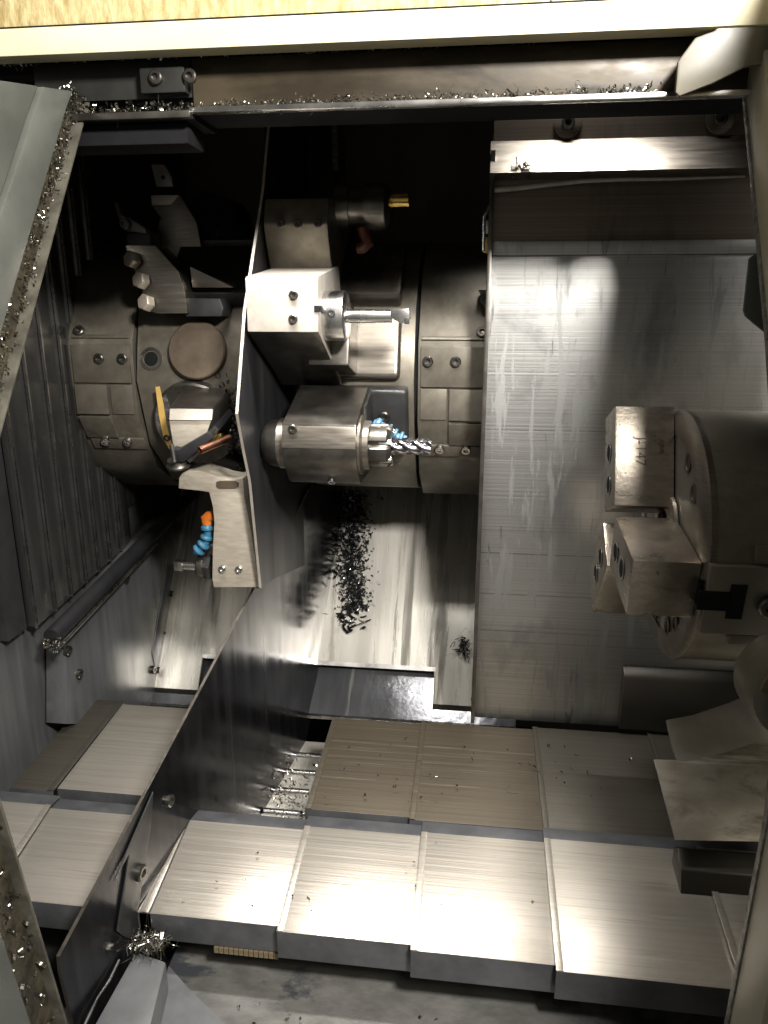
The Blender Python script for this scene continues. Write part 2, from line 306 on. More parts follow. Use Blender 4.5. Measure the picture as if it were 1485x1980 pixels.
# chip conveyor
t = thing('chip_conveyor', (-.2, 1.2, -1.0), 'hinged steel belt of the chip conveyor in the dark gap', 'conveyor')
zc = -.85
rows = [1430, 1462, 1496, 1533, 1576, 1620]
for i in range(len(rows)-1):
    y0 = PZ(580, rows[i], zc).y; y1 = PZ(580, rows[i+1], zc).y
    MB().box(-.55, .30, y1+.004, y0-.004, zc-.006, zc).build('slat', M['chute'], t, bevel=.001)
    for k in range(12):
        MB().cyl((-.55+k*.07, y1, zc+.001), (-.55+k*.07+.066, y1, zc+.001), .007, 10).build('hinge', M['steel'], t)
pts = []
for _ in range(120):
    px = R_.gauss(560, 22); py = R_.gauss(1538, 26)
    p = PZ(px, py, zc+.012); pts.append(p+V((0, 0, R_.uniform(0, .02))))
chips('metal_chips', pts, .009, 'chip', 'heap of silver chips lying on the conveyor belt', 4)

# ================================================================== FRONT FRAME
t = thing('door_header', (-.05, .80, .18), 'cream and brown oil-stained header beam across the top of the opening', 'beam')
MB().box(-.292, .40, .800, .86, .1905, .2355).build('channel_face', M['brown'], t, bevel=.002)
MB().box(-.292, .40, .786, .7985, .1835, .1885).build('ledge', M['steel'], t, bevel=.001)
MB().box(-.292, .40, .7995, .862, .1845, .1895).build('soffit_shade', M['dark'], t)  # added black strip: shade under the header put into its colour
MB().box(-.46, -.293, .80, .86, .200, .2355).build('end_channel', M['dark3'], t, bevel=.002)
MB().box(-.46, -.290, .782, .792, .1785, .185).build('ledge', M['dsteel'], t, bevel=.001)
MB().box(-.46, -.290, .7925, .86, .1790, .1845).build('soffit_shade', M['dark'], t)  # added black strip too: shade under the short left ledge as colour
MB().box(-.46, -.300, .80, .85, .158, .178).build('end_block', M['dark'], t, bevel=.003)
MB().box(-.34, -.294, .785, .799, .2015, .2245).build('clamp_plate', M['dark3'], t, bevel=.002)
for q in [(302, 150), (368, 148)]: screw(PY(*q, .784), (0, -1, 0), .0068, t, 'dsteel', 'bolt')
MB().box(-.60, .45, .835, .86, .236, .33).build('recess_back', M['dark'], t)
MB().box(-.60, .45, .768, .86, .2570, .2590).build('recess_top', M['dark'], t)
MB().box(-.62, .45, .762, .786, .2320, .2560).build('front_bar', M['cream'], t, bevel=.002)
MB().box(-.95, .055, .772, .80, .2600, .64).build('insulation_panel', M['grain'], t, bevel=.002)
MB().box(.056, 1.0, .775, .80, .2600, .64).build('fascia', M['beige'], t, bevel=.002)
def ledge_pts(x0, x1, n, y0=.786, y1=.799, z=.1885, h=.008):
    return [V((R_.uniform(x0, x1), R_.uniform(y0, y1), z+abs(R_.gauss(0, h*.5)))) for _ in range(n)]
chips('metal_chips', ledge_pts(-.29, .16, 650, h=.006), .0042, 'chip', 'line of silver chips along the bright header ledge', 5)
chips('metal_chips', ledge_pts(-.41, -.29, 220, .784, .80, .185), .006, 'chip', 'silver chips on the short dark ledge at upper left', 6)
chips('metal_chips', [V((R_.uniform(-.5, .06), R_.uniform(.795, .825), .2365+abs(R_.gauss(0, .003)))) for _ in range(900)], .005, 'chip', 'thin line of greenish chips in the slot under the cream bar', 7)

# right pillar
def lerp(a, b, t): return a+(b-a)*t
prR = [(.855, .30), (.806, .194), (.667, -.022), (.590, -.16), (.540, -.30), (.528, -.393), (.533, -.50), (.538, -.61), (.55, -.80)]
t = thing('door_pillar', (.30, .55, -.8), 'beige painted door frame pillar at the right edge', 'door frame')
def strip(pr, d0, d1, x0, x1, name, m, parent, bev=.0015, drop=0):
    k_ = lambda i, d: drop*d if i < 2 and d > 0 else 0
    a = [(y-d0, z-k_(i, d0)) for i, (y, z) in enumerate(pr)]; b = [(y-d1, z-k_(i, d1)) for i, (y, z) in enumerate(pr)]
    bb = MB()
    n = len(pr)
    vs = [(x, y, z) for x in (x0, x1) for (y, z) in a+b]
    A = lambda i, x=0: x*2*n+i
    B = lambda i, x=0: x*2*n+n+i
    fs = []
    for i in range(n-1):
        fs += [(A(i), A(i+1), B(i+1), B(i)), (A(i, 1), B(i, 1), B(i+1, 1), A(i+1, 1)), (A(i), A(i, 1), A(i+1, 1), A(i+1)), (B(i), B(i+1), B(i+1, 1), B(i, 1))]
    fs += [(A(0), B(0), B(0, 1), A(0, 1)), (A(n-1), A(n-1, 1), B(n-1, 1), B(n-1))]
    bb.add(vs, fs); return bb.build(name, m, parent, bevel=bev)
strip(prR, 0, .05, .24, .42, 'frame_post', M['beige'], t)
strip(prR, .0505, .30, .243, .42, 'frame_sheet', M['beige'], t)
strip(prR, -.006, .001, .2385, .245, 'seal_edge', M['rough'], t, .0005)
br = [PY(*q, .765) for q in [(1311, 118), (1345, 72), (1384, 58), (1392, -20), (1500, -20), (1500, 118), (1440, 130), (1380, 160), (1314, 186), (1306, 178)]]
MB().prism(br, (0, .006, 0)).build('corner_bracket', M['beiged'], t, bevel=.002)
fl = [PY(*q, .74) for q in [(1462, 490), (1449, 500), (1438, 600), (1442, 612), (1500, 660), (1500, 490)]]
MB().prism(fl, (0, .004, 0)).build('flap', M['grey'], t, bevel=.001)
# worn round bumper
c = PY(1545, 1335, .63)
t2 = thing('door_bumper', c+V((0, 0, -.05)), 'worn beige round bumper with chipped paint at the right edge', 'bumper')
MB().lathe(c, (0, 1, 0), [(-.02, .034), (-.014, .043), (0, .046), (.03, .046), (.034, .03)], 40).build('disc', M['beiged'], t2)
MB().lathe(c, (0, 1, 0), [(-.0225, .018), (-.0225, .026), (-.0185, .030), (-.0185, .016)], 40, caps=False).build('groove_ring', M['dark2'], t2)
wp = [c+V((.0, -.0205, 0))+V((math.cos(a), 0, math.sin(a)))*r for a, r in [(2.0, .036), (2.3, .041), (2.7, .042), (2.95, .041), (3.0, .034), (2.7, .031), (2.4, .030), (2.1, .031)]]
MB().prism(wp, (0, .008, 0)).build('worn_patch', M['tan'], t2, bevel=.0006)

# left pillar
prL = [(.806, .208), (.791, .19), (.578, -.111), (.505, -.26), (.490, -.33), (.508, -.418), (.552, -.721), (.562, -.80)]
t = thing('door_pillar', (-.42, .5, -.8), 'grey-green painted door frame pillar with grimy chip trough at the left edge', 'door frame')
strip(prL, -.0065, -.003, -.425, -.404, 'inner_lip', M['lipg'], t, .0012)
strip(prL, -.003, .042, -.432, -.415, 'trough', M['grime'], t, 0, .18)
strip(prL, .042, .095, -.43, -.400, 'flange', M['grey'], t, .0015, .18)
strip(prL, .095, .104, -.43, -.406, 'groove', M['grime'], t, 0, .18)
strip(prL, .104, .45, -.43, -.400, 'frame_sheet', M['grey'], t, .0015, .18)
pts = []
for _ in range(750):
    i = R_.choice([0, 1, 1, 1, 1, 2]); u = R_.random(); a, b_ = prL[i], prL[i+1]
    pts.append(V((-.414+abs(R_.gauss(0, .003)), lerp(a[0], b_[0], u)-R_.uniform(-.003, .038), lerp(a[1], b_[1], u))))
chips('metal_chips', pts, .005, 'chip', 'silver chips stuck in the trough of the left door pillar', 8)
pts = []
for _ in range(60):
    u = R_.random(); a, b_ = prL[5], prL[6]
    pts.append(V((-.414+abs(R_.gauss(0, .003)), lerp(a[0], b_[0], u)-R_.uniform(-.003, .038), lerp(a[1], b_[1], u))))
chips('metal_chips', pts, .008, 'chip', 'few silver chips on the lower left door pillar', 9)

# ================================================================== WAY COVERS
def shell(prof, x0, x1, th=.003):
    """sheet bent along prof (Y,z) running in X; closed by an end flange on the left"""
    b = MB(); n = len(prof)
    inn = []
    cyy = sum(p[0] for p in prof)/n
    for (y, z) in prof: inn.append((y+(.003 if y < cyy else -.003), z-.003))
    return b.profx(prof+inn[::-1], x0, x1)
def offs(prof, d): 
    cyy = sum(p[0] for p in prof)/len(prof)
    return [(y+(d*.25 if y > cyy else -d), z+d*.35) for y, z in prof]
row2 = [(.858, -.76), (.857, -.700), (.850, -.6855), (.826, -.6835), (.690, -.7095), (.690, -.748)]
row1 = [(1.104, -.74), (1.100, -.6795), (.884, -.6955), (.880, -.75)]
def covers(label, prof, xs, mats, step, face_i, loc):
    t = thing('telescopic_cover', loc, label, 'machine cover', 'telescopic way covers')
    MB().profx(prof, xs[0]-.001, xs[0]+.002).build('end_plate', M['coverside'], t)
    for i in range(len(xs)-1):
        d = step*i; pf = offs(prof, d)
        x0, x1 = xs[i], xs[i+1]
        c = MB(); n = len(pf)
        # top faces and skirts as one bent sheet
        inn = [(y+(.003 if k < n/2 else -.003)*(-1), z-.003) for k, (y, z) in enumerate(pf)]
        hi, lo = max(x0, x1), min(x0, x1)
        ex = .02
        bb = MB(); bb.profx(pf+inn[::-1], lo, hi+ex if step >= 0 and x1 > x0 else hi)
        # material: steep skirts darker; front-row chamfer too, its dark reflection put into colour
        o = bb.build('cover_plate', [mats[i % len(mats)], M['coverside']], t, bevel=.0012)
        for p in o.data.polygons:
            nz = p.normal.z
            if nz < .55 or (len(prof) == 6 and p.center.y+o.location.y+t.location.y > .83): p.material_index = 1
        # folded wiper edge
        e = [(y, z+.0012) for y, z in pf]
        xe = x0 if x1 > x0 else x0-.008
        ei = [(y, z-.002) for y, z in e]
        wb = MB(); wb.profx(e[face_i:face_i+2]+ei[face_i:face_i+2][::-1], xe, xe+.008); wb.build('wiper_edge', mats[i % len(mats)], o, bevel=.0004)
    return t
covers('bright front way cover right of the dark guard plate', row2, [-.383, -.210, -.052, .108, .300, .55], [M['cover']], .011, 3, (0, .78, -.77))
covers('shaded brown rear way cover right of the conveyor gap', row1, [-.222, -.072, .112, .295, .60], [M['coverd'], M['coverd'], M['coverg'], M['coverg']], .008, 1, (.1, .94, -.74))
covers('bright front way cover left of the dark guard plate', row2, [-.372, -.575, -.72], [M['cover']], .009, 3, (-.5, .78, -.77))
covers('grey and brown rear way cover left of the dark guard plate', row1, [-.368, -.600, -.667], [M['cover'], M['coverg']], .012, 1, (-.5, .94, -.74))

# front casting ledge and its parts
t = thing('front_casting', (0, .62, -1.0), 'worn grey cast iron ledge with flaking dark paint at the bottom', 'casting')
MB().box(-.36, .70, .50, .90, -.90, -.800).build('ledge', M['cast'], t, bevel=.004)
MB().box(-.70, -.36, .50, .90, -.93, -.84).build('ledge', M['dark2'], t, bevel=.004)
t = thing('scale_strip', (-.25, .69, -.7575), 'pale ribbed strip under the front edge of the bright way cover', 'strip')
for i in range(13): MB().box(-.292+i*.0062, -.292+i*.0062+.0052, .6885, .692, -.7575, -.7495).build('rib', M['tan'], t)
# grey painted bar, bottom left
d0 = [PZ(*q, -.742) for q in [(262, 1838), (322, 1858), (285, 2010), (165, 2010)]]
t = thing('guard_bracket', V((-.33, .6, -.80)), 'grey painted angular bracket beside the lower end of the guard plate', 'bracket')
MB().prism(d0, (0, 0, -.06)).build('bar', M['paintbar'], t, bevel=.005)
d1 = [PZ(*q, -.782) for q in [(325, 1862), (362, 1905), (470, 2010), (290, 2010)]]
MB().prism(d1, (0, 0, -.03)).build('foot', M['paintbar'], t, bevel=.004)
chips('metal_chips', [PZ(R_.gauss(285, 22), R_.gauss(1832, 9), -.74)+V((0, 0, R_.uniform(0, .012))) for _ in range(150)], .016, 'chip', 'small nest of silver chips on top of the grey bracket', 10, 1.6, thin=.22)

# ================================================================== LOWER GUARD PLATE
gk = .116
gn = V((1, -gk, 0)).normalized(); gp = V((-.386, .69, 0))
def PG(px, py): return PP(px, py, gp, gn)
def gpt(Y, z): return V((-.386+gk*(Y-.69), Y, z))
edge = [PG(115, 1850), PG(490, 1142), PG(506, 1112), PG(592, 948)]
bk = edge[-1]
pol = edge+[gpt(1.56, bk.z+.02), gpt(1.56, chz(1.56)), gpt(CY+.02, chz(CY)), PG(600, 1400), PG(545, 1590), gpt(1.05, -.98), gpt(.70, -.98), gpt(.60, -.86), PG(150, 2010), PG(118, 1880)]
t = thing('guard_plate', gpt(.8, -.98), 'large dark glossy guard plate dividing the machine, its edge running diagonally', 'guard plate')
MB().prism(pol, gn*-.004, edge=1).build('sheet', [M['plate'], M['milled']], t)
fp = [PG(215, 1705), PG(292, 1530), PG(287, 1600), PG(262, 1760), PG(262, 1822), PG(232, 1808), PG(222, 1800), PG(245, 1650)]
MB().prism([p+gn*.0015 for p in fp], gn*.002).build('doubler', M['dark2'], t, bevel=.0006)
screw(PG(263, 1686)+gn*.004, gn, .010, t, 'dsteel', 'bolt'); screw(PG(325, 1548)+gn*.001, gn, .008, t, 'dsteel', 'bolt')
wl = [PG(226, 1855)+gn*.003, PG(205, 1895)+gn*.004, PG(184, 1928)+gn*.003, PG(166, 1962)+gn*.004, PG(150, 2000)+gn*.003]
MB().tube(wl, [.0016, .002, .0014, .0022, .0016], 8).build('weld_bead', M['dark2'], t)
lp = [PG(500, 1135)+gn*.002, PG(512, 1112)+gn*.004, PG(545, 1040)+gn*.004, PG(570, 985)+gn*.004, PG(592, 945)+gn*.003]
MB().tube(lp, .0035, 8).build('edge_trim', M['dsteel'], t)

# ================================================================== TURRET
TY, TZ, TR = 1.40, -.12, .225
AP = TR*math.cos(math.radians(15))
def D(x, ang, r): a = math.radians(ang); return V((x, TY-r*math.cos(a), TZ+r*math.sin(a)))
def fn(ang): a = math.radians(ang); return V((0, -math.cos(a), math.sin(a)))
def ft(ang): a = math.radians(ang); return V((0, math.sin(a), math.cos(a)))
X_ = V((1, 0, 0))
def fpt(ang, x, t, h): return V((x, TY, TZ))+fn(ang)*(AP+h)+ft(ang)*t
def fbox(b, ang, x0, x1, t0, t1, h0, h1):
    return b.obox((fpt(ang, x0, t0, h0)+fpt(ang, x1, t1, h1))/2, X_*((x1-x0)/2), ft(ang)*((t1-t0)/2), fn(ang)*((h1-h0)/2))
def gon(b, x0, x1, r, off):
    return b.prism([D(x0, off+30*k, r) for k in range(12)], (x1-x0, 0, 0))
tur = thing('tool_turret', (-.3, TY, TZ-.22), 'two grey-brown twelve-sided tool turret drums with a thin divider plate between', 'tool turret')
dl = gon(MB(), -.556, -.322, TR, 0).build('drum', M['drum'], tur, bevel=.0015)
dl2 = gon(MB(), -.70, -.561, TR+.003, 15).build('drum_cover', M['drumd'], tur, bevel=.0015)
MB().cyl((-.563, TY, TZ), (-.555, TY, TZ), TR-.012, 48).build('joint_ring', M['dark'], tur)
dr = gon(MB(), -.283, -.097, TR, 0).build('drum', M['drum'], tur, bevel=.0015)
dr2 = gon(MB(), -.091, .12, TR+.003, 15).build('drum_cover', M['drumd'], tur, bevel=.0015)
MB().cyl((-.099, TY, TZ), (-.089, TY, TZ), TR-.012, 48).build('joint_ring', M['dark'], tur)
MB().cyl((-.32, TY, TZ), (-.28, TY, TZ), .12, 40).build('hub', M['dark2'], tur)
AP2 = (TR+.003)*math.cos(math.radians(15))-AP
def cbox(ang, x0, x1, t0, t1, h, parent, m='drumd', name='cover_plate'):
    b = MB(); fbox(b, ang, x0, x1, t0, t1, AP2-.002, AP2+h); return b.build(name, M[m], parent, bevel=.0012)
# raised plates on the drum covers, mirrored left and right
for sgn, xa, xb, dc in ((1, -.665, -.564, dl2), (-1, .02, -.088, dr2)):
    X0 = lambda u: xa+(xb-xa)*u
    def cb(ang, u0, u1, t0, t1, h, m='drumd'):
        a, b_ = sorted((X0(u0), X0(u1))); return cbox(ang, a, b_, t0, t1, h, dc, m)
    cb(0, 0, .985, -.006, .056, .005); cb(0, .0, .56, -.058, -.009, .0075); cb(0, .6, .985, -.058, -.009, .003)
    cb(-30, .0, .56, .012, .057, .006); cb(-30, .03, .985, -.014, .009, .004)
    cb(30, .0, .985, -.052, -.046, .004)
    for u in (.48, .88): screw(fpt(0, X0(u), .034, AP2+.005), fn(0), .0085, dc, 'dsteel')
    for u in (.30, .70): screw(fpt(-30, X0(u), .004, AP2+.005), fn(-30), .0085, dc, 'steel')
    screw(fpt(30, X0(.12), -.040, AP2+.003), fn(30), .009, dc, 'dsteel')
# left drum plug, tapped hole
b = MB(); c0 = fpt(15, PY(390, 665, 1.2).x, -.011, 0); b.lathe(c0, fn(15), [(0, .0475), (.012, .0475), (.014, .0455)], 48); b.build('round_plug', M['cap'], dl)
c0 = fpt(15, PY(300, 690, 1.2).x, -.024, 0)
MB().lathe(c0, fn(15), [(.0, .019), (.0015, .019), (.002, .0145), (-.012, .013), (-.012, .00001)], 28, caps=False).build('threaded_hole', M['dsteel'], dl)
MB().lathe(c0, fn(15), [(.0006, .012), (.0008, .0001)], 24, caps=False).build('hole_bottom', M['dark'], dl)
screw(fpt(15, PY(430, 718, 1.2).x, -.050, -.003), fn(15), .006, dl, 'dark2')
# divider plate
dv = [PX(*q, -.318) for q in [(515, 262), (505, 370), (470, 600), (455, 800), (468, 872), (480, 930), (501, 1137)]]
dvp = dv+[V((-.318, 1.10, -.43)), V((-.318, 1.30, -.48)), V((-.318, 1.55, -.43)), V((-.318, 1.70, -.15)), V((-.318, 1.68, .20)), V((-.318, 1.45, .38)), V((-.318, 1.22, .33))]
MB().prism(dvp, (.004, 0, 0), edge=1).build('divider_plate', [M['black'], M['block']], tur)
# dark column above the right drum
t = thing('turret_column', (-.24, 1.5, .1), 'dark vertical column rising behind the upper tool block', 'column')
cpts = [PY(*q, 1.42) for q in [(512, 180), (640, 180), (642, 330), (662, 420), (670, 600), (500, 600)]]
MB().prism(cpts, (0, .14, 0)).build('column', M['black'], t, bevel=.002)
MB().prism([PY(*q, 1.418) for q in [(641, 180), (650, 180), (654, 330), (643, 330)]], (0, .02, 0)).build('edge_strip', M['rough'], t)
t = thing('back_cover', (-.45, 1.75, -.1), 'brownish flat cover sheet on the dark wall behind the left tools', 'cover')
MB().prism([PY(*q, 1.74) for q in [(343, 150), (520, 150), (500, 520), (378, 520)]], (0, .01, 0)).build('sheet', M['backwall'], t, bevel=.001)

# ---- H1 bright block with drill
t = thing('tool_holder', (-.25, 1.08, -.09), 'bright ground steel block holding a short silver boring drill', 'tool holder')
prof = [(1.000, -.036), (1.000, .032), (1.003, .0355), (1.16, .055), (1.20, -.06), (1.165, -.125), (1.125, -.100)]
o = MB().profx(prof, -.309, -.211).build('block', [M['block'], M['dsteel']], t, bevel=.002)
for p in o.data.polygons:  # underside shade put into the colour: downward faces get darker steel
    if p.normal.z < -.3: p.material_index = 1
for q in [(568, 570), (567, 617)]: screw(PY(*q, .999), (0, -1, 0), .0062, t, 'dsteel')
MB().box(-.216, -.2095, .9985, 1.02, -.010, -.002).build('coolant_slot', M['dark'], t)
b = MB(); fbox(b, 15, -.222, -.118, -.054, .052, .0, .022); b.build('base_flange', M['milled'], t, bevel=.008, seg=3)
b = MB(); fbox(b, 15, -.245, -.185, -.05, .045, .015, .10); b.build('neck', M['dsteel'], t, bevel=.004)
c = PY(632, 611, 1.05)
col = MB().lathe(V((-.212, c.y, c.z)), X_, [(0, .034), (.030, .034), (.032, .031), (.032, .012)], 40).build('collar', M['steel'], t, bevel=.0006)
screw(V((-.196, c.y-.033, c.z+.004)), (0, -1, .1), .0055, col, 'dark2', 'set_screw')
b = MB(); b.lathe(V((-.18, c.y, c.z)), X_, [(0, .0095), (.038, .0095), (.038, .0088), (.062, .0088)], 24); dr_ = b.build('drill_shank', M['steel'], t)
b = MB(); b.prism([V((-.12, c.y-.0095, c.z+.010)), V((-.094, c.y-.0095, c.z+.010)), V((-.092, c.y-.0095, c.z-.004)), V((-.104, c.y-.0095, c.z-.010)), V((-.118, c.y-.0095, c.z-.002))], (0, .015, 0)); b.build('insert_tip', M['steel'], dr_, bevel=.0006)
MB().box(-.1, -.0935, c.y-.0105, c.y, c.z-.0105, c.z-.002).build('insert', M['dark2'], dr_, bevel=.0005)

# ---- H2 upper dim block with gold drill
t = thing('tool_holder', (-.25, 1.2, .03), 'dim brown upper tool block carrying a dark chuck and gold bit', 'tool holder')
zt = PY(570, 384, 1.12).z
prof = [(1.120, zt), (1.105, zt-.035), (1.115, zt-.06), (1.175, zt-.175), (1.27, zt-.175), (1.30, zt+.02)]
b = MB(); x0, x1 = PY(512, 384, 1.12).x, PY(636, 384, 1.12).x
b.profx(prof, x0, x1).build('block', M['drumd'], t, bevel=.003)
b = MB(); fbox(b, 45, -.27, -.12, -.055, .055, 0, .03); b.build('base_flange', M['dsteel'], t, bevel=.006)
for q in [(543, 432), (577, 433), (615, 432)]: screw(PY(*q, 1.105), (0, -1, 0), .006, t, 'dark2')
c = PY(660, 402, 1.20)
b = MB(); b.lathe(V((x1-.002, c.y, c.z)), X_, [(0, .034), (.02, .034), (.02, .028), (.045, .028), (.045, .036), (.06, .036), (.075, .034), (.082, .026)], 32); b.build('drill_chuck', M['dsteel'], t)
g0 = PY(733, 387, 1.20); g1 = PY(790, 387, 1.20)
gb = MB().lathe(V((g0.x-.03, c.y, g0.z)), X_, [(0, .008), (.03, .0095), (g1.x-g0.x+.03, .0095)], 16, mod=lambda k: .6 if k % 8 in (0, 1) else 1).build('gold_bit', M['gold'], t)
e = [PY(*q, 1.17) for q in [(700, 440), (706, 458), (712, 470), (700, 480), (690, 482)]]
MB().tube(e, [.008, .009, .010, .009, .007], 10).build('hose_elbow', M['rorange'], t)

# ---- H3 live milling holder
t = thing('live_tool_holder', (-.22, 1.08, -.26), 'dark steel milling spindle block with collet nut and fluted end mill', 'tool holder')
prof = [(1.020, -.163), (1.014, -.197), (1.020, -.221), (1.050, -.254), (1.062, -.258), (1.17, -.26), (1.20, -.15), (1.145, -.122), (1.125, -.126)]
x0, x1 = PY(545, 830, 1.02).x, PY(689, 830, 1.02).x
bk_ = MB().profx(prof, x0, x1).build('body', M['dsteel'], t, bevel=.0025)
MB().profx([(1.0185, -.166), (1.0125, -.197), (1.02, -.197), (1.024, -.166)], x0+.0005, x1-.0005).build('ground_face', M['milled'], bk_, bevel=.0008)
screw(PY(566, 829, 1.016), (0, -1, 0), .0065, t, 'dsteel'); screw(PY(641, 930, 1.045), (0, -.7, -.7), .006, t, 'steel')
zc_ = PY(600, 858, 1.065).z; yc_ = 1.065
b = MB(); b.lathe(V((x0, yc_, zc_)), -X_, [(0, .034), (.006, .036), (.014, .036), (.015, .0355), (.028, .034), (.036, .028), (.040, .020), (.041, .008)], 32); b.build('end_cap', M['dsteel'], t)
b = MB(); b.lathe(V((x0-.001, yc_, zc_)), -X_, [(0, .0375), (.012, .0375)], 32); b.build('cap_ring', M['milled'], t)
b = MB(); b.lathe(V((x1, yc_, zc_)), X_, [(0, .044), (.003, .044), (.006, .036), (.014, .036), (.014, .032)], 36); b.build('bearing_collar', M['milled'], t)
b = MB(); b.lathe(V((x1+.012, yc_, zc_)), X_, [(0, .030), (.006, .032), (.028, .032), (.034, .027), (.034, .015)], 48, mod=lambda k: .9 if k % 8 in (0, 1) else 1.0); b.build('collet_nut', M['dsteel'], t)
for k in range(6):
    a = k*math.pi/3+.35
    p = V((x1+.038, yc_-.026*math.cos(a), zc_+.026*math.sin(a)))
    MB().obox(p, V((.009, 0, 0)), V((0, -math.sin(a), -math.cos(a)))*.004, V((0, -math.cos(a), math.sin(a)))*.004).build('nut_lug', M['steel'], t, bevel=.001)
mz = PY(780, 863, yc_-.01).z
em = MB().lathe(V((x1+.03, yc_-.008, mz)), X_, [(i*.0035, .0125) for i in range(22)], 24, twist=75, mod=lambda k: (.74, .82, .93, 1, .99, .84)[k % 6]).build('end_mill', M['carbide'], t)
b = MB(); fbox(b, -15, -.187, -.105, -.052, .056, 0, .026); b.build('base_flange', M['dark2'], t, bevel=.008, seg=3)
screw(fpt(-15, PY(743, 783, 1.16).x, .012, .026), fn(-15), .009, t, 'dsteel')
b = MB(); fbox(b, -15, -.27, -.16, -.05, .055, 0, .09); b.build('neck', M['dark2'], t, bevel=.004)
def hose(path, r, m, parent, name='hose_segment'):
    for a, c_ in zip(path[:-1], path[1:]):
        d_ = V(c_)-V(a); l = d_.length
        MB().lathe(a, d_, [(0, r*.5), (l*.12, r*.62), (l*.30, r*.98), (l*.52, r), (l*.60, r*.86), (l*.70, r*.58), (l*1.1, r*.56)], 16).build(name, M[m], parent)
hose([PY(*q, 1.11) for q in [(722, 818), (744, 826), (756, 838), (770, 846), (784, 850)]], .011, 'lblue', t)

# ---- H4 left turning holder
t = thing('turning_tool_holder', (-.45, 1.1, -.25), 'grey square turning tool holder with yellow paint line and copper coolant tube', 'tool holder')
A4 = -15; xc = PY(366, 825, 1.15).x
c0 = fpt(A4, xc, -.014, 0)
MB().lathe(c0, fn(A4), [(0, .073), (.014, .073), (.017, .070)], 56).build('round_base', M['dsteel'], t)
# rough sawn half and yellow line as flat plates on the base
def disc_pt(r, a): return c0+fn(A4)*.0172+X_*(r*math.cos(a))+ft(A4)*(r*math.sin(a))
MB().prism([disc_pt(.068, a*math.pi/180) for a in range(128, 262, 8)], fn(A4)*.0008).build('sawn_face', M['rough'], t)
yl = [(301, 748), (309, 747), (316, 780), (322, 820), (334, 868), (327, 868), (316, 845), (308, 805)]
MB().prism([PP(*q, c0+fn(A4)*.0186, fn(A4)) for q in yl], fn(A4)*.001).build('yellow_line', M['yellow'], t)
screw(disc_pt(.058, 3.55), fn(A4), .006, t, 'dark2')
# clamp block projecting to the operator
def hull(b, A, B):
    n = len(A); return b.add(list(A)+list(B), [tuple(range(n-1, -1, -1)), tuple(range(n, 2*n))]+[(i, (i+1) % n, n+(i+1) % n, n+i) for i in range(n)])
eA = [(326, 792), (331, 788), (410, 790), (412, 795), (401, 838), (344, 868), (334, 862)]
eB = [(352, 752), (357, 748), (444, 750), (447, 756), (446, 815), (400, 850), (352, 848)]
hull(MB(), [PY(*q, 1.046 if q[1] < 800 else 1.03) for q in eA], [PY(*q, 1.165) for q in eB]).build('clamp_block', M['dsteel'], t, bevel=.0016)
MB().prism([PY(328, 790, 1.044), PY(411, 791, 1.044), PY(409, 812, 1.026), PY(327, 812, 1.026)], (0, .003, -.001)).build('end_chamfer', M['block'], t, bevel=.0008)
MB().prism([PY(*q, 1.0285) for q in [(327, 813), (408, 813), (399, 839), (345, 868), (335, 862)]], (0, .003, 0)).build('end_face', M['arm'], t, bevel=.0008)
sA = [(334, 868), (344, 870), (402, 836), (413, 846), (352, 894), (338, 893)]
sB = [(405, 800), (410, 800), (446, 790), (450, 800), (440, 850), (415, 855)]
hull(MB(), [PY(*q, 1.018) for q in sA], [PY(*q, 1.15) for q in sB]).build('tool_shank', M['rubber'], t, bevel=.0012)
MB().cyl(PY(332, 859, 1.012), PY(338, 893, 1.012), .0035, 12).build('clamp_pin', M['steel'], t)
q0 = PY(343, 888, 1.035); MB().lathe(q0, -ft(A4), [(0, .015), (.006, .016), (.008, .018), (.011, .018), (.012, .012)], 28).build('clamp_disc', M['dsteel'], t)
tp = [PY(*q, 1.03) for q in [(418, 828), (408, 838), (395, 856), (380, 874), (364, 890)]]
MB().tube(tp, .0045, 10).build('coolant_tube', M['dark2'], t)
MB().lathe(PY(402, 852, 1.05), PY(424, 849, 1.05)-PY(402, 852, 1.05), [(0, .0095), (.010, .0095), (.0105, .006), (.016, .006), (.016, .0085), (.024, .0085)], 6).build('brass_fitting', M['brass'], t)
ct0, ct1 = PY(386, 871, 1.0), PY(444, 847, 1.045)
b = MB(); dd = ct1-ct0
b.lathe(ct0, dd, [(.006, .0001), (.006, .0035), (0, .0035), (0, .0058), (dd.length, .0058)], 18, caps=False); b.build('copper_tube', M['copper'], t)
pts = [fpt(A4, R_.gauss(PY(432, 800, 1.12).x, .010), R_.gauss(-.004, .03), .02+R_.uniform(0, .02)) for _ in range(220)]
chips('metal_chips', pts, .009, 'chipd', 'black wet chips packed beside the turning tool holder', 12)

# ---- black disc on the lower left flat
b = MB(); b.lathe(fpt(-45, PY(415, 890, 1.2).x, .0, 0), fn(-45), [(0, .056), (.02, .056), (.024, .050), (.024, .0001)], 40, caps=False); o = b.build('bore_cap', M['rubber'], tur)

